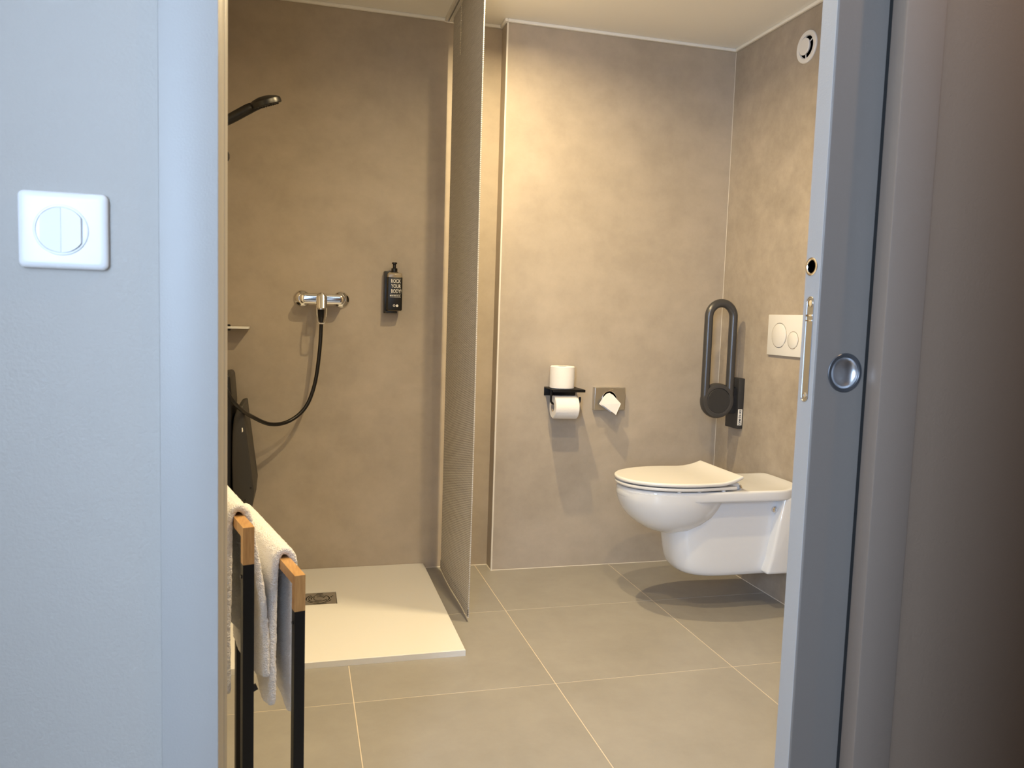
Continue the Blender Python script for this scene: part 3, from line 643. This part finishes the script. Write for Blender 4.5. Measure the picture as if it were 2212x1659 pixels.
# ------------------------------------------------------------------ flush plate
t = thing('flush_plate', (XR, 2.73, 0.98), 'white dual flush plate with two round buttons', 'flush plate')
MB().box(XR-0.011, XR, 2.607, 2.853, 0.9795, 1.1430, 0.0025).obj('plate', LIDM, t)
for y, z, r in ((2.7715, 1.0600, 0.0500), (2.6780, 1.0440, 0.0345)):
    b_ = MB().lathe([(r-0.0026, 0.0), (r-0.0026, 0.0022), (r-0.004, 0.003), (0.001, 0.003)], (XR-0.011, y, z), (-1, 0, 0), 56).obj('button', LIDM, t)
    MB().lathe([(r-0.0026, 0.0002), (r-0.0004, 0.0002), (r-0.0002, 0.0014), (r+0.0006, 0.0)], (XR-0.011, y, z), (-1, 0, 0), 56, False, False).obj('button_ring', CHROME, b_)

# ------------------------------------------------------------------ wall-hung toilet
YC = 2.720
t = thing('toilet', (XR, YC, 0.12), 'white wall-hung toilet with closed lid beside the grab bar', 'toilet')
def U(u): return XR-u
def dshape(uf, ub, hw, um, n=28, back=None, pw=2.15):
    # D outline: rounded tip at uf, full half width hw from um to ub
    o = []
    for i in range(n+1):
        a = -PI/2+PI*i/n; c_, s_ = math.cos(a), math.sin(a)
        o.append((U(um+(uf-um)*abs(c_)**(2/pw)), YC+hw*math.copysign(abs(s_)**(2/pw), s_)))
    for i in range(1, 8): o.append((U(um+(ub-um)*i/7), YC+(hw+((back or hw)-hw)*(i/7))))
    for i in range(1, 8): o.append((U(ub), YC+(back or hw)*(1-2*i/8)))
    for i in range(7, 0, -1): o.append((U(um+(ub-um)*i/7), YC-(hw+((back or hw)-hw)*(i/7))))
    return o
def decktop(x, y):
    u = XR-x; k = max(0, (0.085-u)/0.085); return 0.481+0.016*k*k
def deck_outline():
    o = []
    for i in range(29):
        a = -PI/2+PI*i/28; c_, s_ = math.cos(a), math.sin(a)
        o.append((U(0.42+0.274*abs(c_)**(2/2.15)), YC+0.168*math.copysign(abs(s_)**(2/2.15), s_)))
    up = [(U(0.36), YC+0.168), (U(0.30), YC+0.168), (U(0.24), YC+0.168), (U(0.18), YC+0.168)]
    for i in range(0, 9):
        a = PI/2*i/8; up.append((U(0.12-0.118*math.sin(a)), YC+0.085+0.083*math.cos(a)))
    o += up
    o += [(U(0.001), YC+0.04), (U(0.001), YC), (U(0.001), YC-0.04)]
    o += [(x, 2*YC-y) for x, y in reversed(up)]
    return o
MB().slab(deck_outline(), decktop, lambda x, y: 0.441, 0.009, (0.93, 0.8, 0.6, 0.3, 0.1)).obj('rim_deck', CERAM, t, ang=55)
def ell(uf, ur, hw, z, n=48, pw=2.1):
    cu, a_ = (uf+ur)/2, (uf-ur)/2; o = []
    for i in range(n):
        th = 2*PI*i/n; c_, s_ = math.cos(th), math.sin(th)
        o.append((U(cu+a_*math.copysign(abs(c_)**(2/pw), c_)), YC+hw*math.copysign(abs(s_)**(2/pw), s_), z))
    return o
MB().rings([ell(*p) for p in ((0.692, 0.262, 0.1665, 0.470), (0.692, 0.264, 0.1665, 0.445), (0.686, 0.270, 0.164, 0.425), (0.676, 0.281, 0.157, 0.400), (0.656, 0.300, 0.146, 0.372), (0.626, 0.334, 0.128, 0.345), (0.590, 0.375, 0.102, 0.322), (0.552, 0.415, 0.066, 0.306), (0.520, 0.455, 0.028, 0.299))]).obj('bowl', CERAM, t, ang=70)
def body(uf, hw, z, n=40):
    o = []; um = uf-0.16
    for i in range(n+1):
        a = -PI/2+PI*i/n; c_, s_ = math.cos(a), math.sin(a)
        o.append((U(um+0.16*abs(c_)**0.7), YC+hw*math.copysign(abs(s_)**0.7, s_), z))
    o += [(U(0.002), YC+hw, z), (U(0.002), YC-hw, z)]
    return o
MB().rings([body(*p) for p in ((0.412, 0.098, 0.142), (0.430, 0.106, 0.1435), (0.447, 0.111, 0.149), (0.461, 0.114, 0.160), (0.471, 0.115, 0.176), (0.479, 0.116, 0.20), (0.486, 0.116, 0.235), (0.492, 0.116, 0.275), (0.497, 0.116, 0.32), (0.500, 0.116, 0.45))]).obj('trap_body', CERAM, t, ang=50)
MB().prism([(U(0.001), YC-0.158, 0.152), (U(0.142), YC-0.158, 0.153), (U(0.125), YC-0.158, 0.21), (U(0.083), YC-0.158, 0.45), (U(0.001), YC-0.158, 0.45)], (0, 0.316, 0), 0.012, 4).obj('wall_flange', CERAM, t, ang=50)
for s_ in (-1, 1):
    MB().lathe([(0.013, -0.002), (0.013, 0.006), (0.009, 0.010), (0.006, 0.010), (0.005, 0.006)], (U(0.098), YC+s_*0.116, 0.397), (0.25, s_, 0), 20).obj('fixing_bolt', CHROME, t)
def rise(x):
    u = XR-x; k = min(1.15, max(0, (0.372-u)/0.105)); return 0.024*k*k*(1.0 if k < 1 else 1.0)
so = dshape(0.700, 0.290, 0.174, 0.44, back=0.160)
cxs = sum(p[0] for p in so)/len(so); cys = sum(p[1] for p in so)/len(so)
def sinr(k, z, d=0): return [(cxs+(x-cxs)*k, cys+(y-cys)*k, z) for x, y in so]
MB().rings([sinr(0.62, 0.487), sinr(0.985, 0.487), sinr(1.0, 0.490), sinr(1.0, 0.4955), sinr(0.988, 0.4985), sinr(0.62, 0.4985), sinr(0.62, 0.487)], False, False).obj('seat', LIDM, t, ang=50)
lid_o = dshape(0.702, 0.268, 0.178, 0.44, back=0.163)
MB().slab(lid_o, lambda x, y: 0.5165+rise(x), lambda x, y: 0.5028+rise(x), 0.0055, (0.95, 0.88, 0.8, 0.7, 0.55, 0.4, 0.2)).obj('lid', LIDM, t, ang=60)
for s_ in (-1, 1):
    MB().box(U(0.300), U(0.262), YC+s_*0.105-0.022, YC+s_*0.105+0.022, 0.480, 0.506, 0.004).obj('hinge', LIDM, t)
    MB().lathe([(0.010, 0), (0.010, 0.005), (0.006, 0.008)], (U(0.256), YC+s_*0.128, 0.489), (-1, 0, 0), 16).obj('hinge_pin', CHROME, t)
for u_, s_ in ((0.44, -1), (0.52, -1), (0.34, -1), (0.44, 1), (0.34, 1)):
    MB().lathe([(0.008, 0), (0.007, 0.006)], (U(u_), YC+s_*0.150, 0.4805), (0, 0, 1), 16).obj('bumper', LIDM, t)

# ------------------------------------------------------------------ extract vent
vc = (XR, 2.719, 2.1615)
t = thing('wall_vent', vc, 'round white extractor vent high on the concrete-look wall', 'vent')
MB().lathe([(0.0605, 0.0), (0.0605, 0.004), (0.058, 0.007), (0.050, 0.0075), (0.043, 0.006), (0.040, 0.0), (0.040, -0.0)], vc, (-1, 0, 0), 56, False, False).obj('flange', WPLAST, t)
MB().lathe([(0.0405, 0.0006), (0.001, 0.0006)], vc, (-1, 0, 0), 40).obj('duct', DARK, t)
MB().lathe([(0.026, 0.004), (0.031, 0.010), (0.0315, 0.014), (0.029, 0.016), (0.001, 0.0165)], vc, (-1, 0, 0), 48).obj('disc', WPLAST, t)
for k in range(3):
    a = 2*PI*k/3+0.5; d_ = Vector((0, math.cos(a), math.sin(a)))
    MB().tube([Vector(vc)+Vector((-0.006, 0, 0))+d_*0.020, Vector(vc)+Vector((-0.004, 0, 0))+d_*0.043], 0.0022, 8).obj('spoke', WPLAST, t)

# ------------------------------------------------------------------ towel stand with two towels
SD = Vector((-0.256, 0.967, 0)).normalized(); SN = Vector((SD.y, -SD.x, 0))
FR = [(Vector((-0.0735, 1.245, 0)), 0.770, 0.465), (Vector((0.0028, 1.258, 0)), 0.6865, 0.465)]
hwL = 0.0084
t = thing('towel_stand', (-0.09, 1.45, 0), 'black towel stand with bamboo corner bars behind the door frame', 'towel stand')
def bar(a, b, m, name, parent, w_=SN, h=hwL, hh=None, mitre=0.0):
    a, b = Vector(a), Vector(b); d = (b-a).normalized(); x = w_.normalized(); y = d.cross(x); hh = hh or h
    mb = MB(); mb.rings([[c+x*h*i+y*hh*j for i, j in ((-1, -1), (1, -1), (1, 1), (-1, 1))] for c in (a, b)])
    return mb.obj(name, m, parent, smooth=False)
for p0, zt, Ls in FR:
    p1 = p0+SD*Ls
    Zt = Vector((0, 0, zt-hwL))
    bar(p0-SD*hwL+Zt, p1+SD*hwL+Zt, BAMBOO, 'bar', t)
    for p_ in (p0, p1):
        bar(p_+Vector((0, 0, zt-0.058)), p_+Vector((0, 0, zt-2*hwL)), BAMBOO, 'corner', t)
        bar(p_+Vector((0, 0, 0.0)), p_+Vector((0, 0, zt-0.058)), BLACK, 'leg', t)
        MB().lathe([(0.003, 0), (0.003, 0.002)], p_-SN*hwL+Vector((0, 0, zt-0.078)), -SN, 10).obj('screw', BLACKP, t)
    bar(p0+SD*hwL+Vector((0, 0, hwL)), p1-SD*hwL+Vector((0, 0, hwL)), BLACK, 'foot_rail', t)
bar(FR[0][0]+SD*0.23+Vector((0, 0, hwL))+SN*hwL, FR[1][0]+SD*0.23+Vector((0, 0, hwL))-SN*hwL, BLACK, 'cross_rail', t, SD)
bar(FR[0][0]+SD*0.020+SN*0.004+Vector((0, 0, 0.497)), FR[0][0]+SD*0.020+SN*0.019+Vector((0, 0, 0.503)), BLACKP, 'clip', t, SD, 0.004)

def towel(idx, s0, s1, LL, RL, flL, flR, label, seed, wav=0.004, lift=0.006):
    p0, zt, Ls = FR[idx]
    rg = random.Random(seed)
    NS, NF, NA = 30, 40, 10
    th = 0.0130
    r = hwL+th*0.5+0.0005
    ph = [rg.uniform(0, 6) for _ in range(8)]
    rows = []
    for i in range(NS+1):
        k = i/NS; s = s0+(s1-s0)*k
        zc = zt-2*hwL+lift
        row = []
        lenl = LL+0.008*math.sin(5*k+ph[1])-0.012*math.exp(-(k/0.08)**2); lenr = RL+0.010*math.sin(4.4*k+ph[2])-0.014*math.exp(-(k/0.08)**2)
        def band(u_): return 0.0016*sum(math.exp(-((u_-c)/0.011)**2) for c in (0.62, 0.665, 0.71))
        def ssh(u_, q): return s+(0.006*math.sin(5*u_+q)-0.006*math.sin(q))*(1-k)
        for j in range(NF, 0, -1):
            u_ = j/NF
            n_ = -r-flL*math.sin(min(1, u_*1.3)*PI/2)-wav*u_*math.sin(11*k+ph[3]+1.5*u_)-band(u_)
            row.append((n_, ssh(u_, ph[4]), zc-lenl*u_))
        for j in range(NA+1):
            a = PI-PI*j/NA; row.append((r*math.cos(a), s, zc+(r+0.008)*math.sin(a)))
        for j in range(1, NF+1):
            u_ = j/NF
            n_ = r+flR*math.sin(min(1, u_*1.3)*PI/2)+wav*u_*math.sin(10*k+ph[5]+1.7*u_)-band(u_)
            row.append((n_, ssh(u_, ph[6]), zc-lenr*u_))
        rows.append([p0+SN*n_+SD*ss+Vector((0, 0, z)) for n_, ss, z in row])
    m = MB(); m.rings(rows, False, False, closed=False)
    o = m.obj('towel', TERRY, None, ang=180)
    c0 = p0+SD*((s0+s1)/2)+Vector((0, 0, zt))
    for v in o.data.vertices: v.co -= c0
    o.location = c0
    md = o.modifiers.new('solid', 'SOLIDIFY'); md.thickness = th; md.offset = 0
    md = o.modifiers.new('sub', 'SUBSURF'); md.levels = 2; md.render_levels = 2
    tx = bpy.data.textures.new('terry_pile', 'CLOUDS'); tx.noise_scale = 0.006; tx.noise_depth = 2
    md = o.modifiers.new('pile', 'DISPLACE'); md.texture = tx; md.strength = 0.0028; md.mid_level = 0.5; md.texture_coords = 'LOCAL'
    return tag(o, label, 'towel', 'white towels on the stand')
towel(0, 0.064, 0.41, 0.300, 0.270, 0.004, 0.024, 'white terry towel draped over the taller bamboo bar', 3)
towel(1, 0.086, 0.43, 0.245, 0.268, 0.003, 0.006, 'white terry towel draped over the lower bamboo bar', 9)
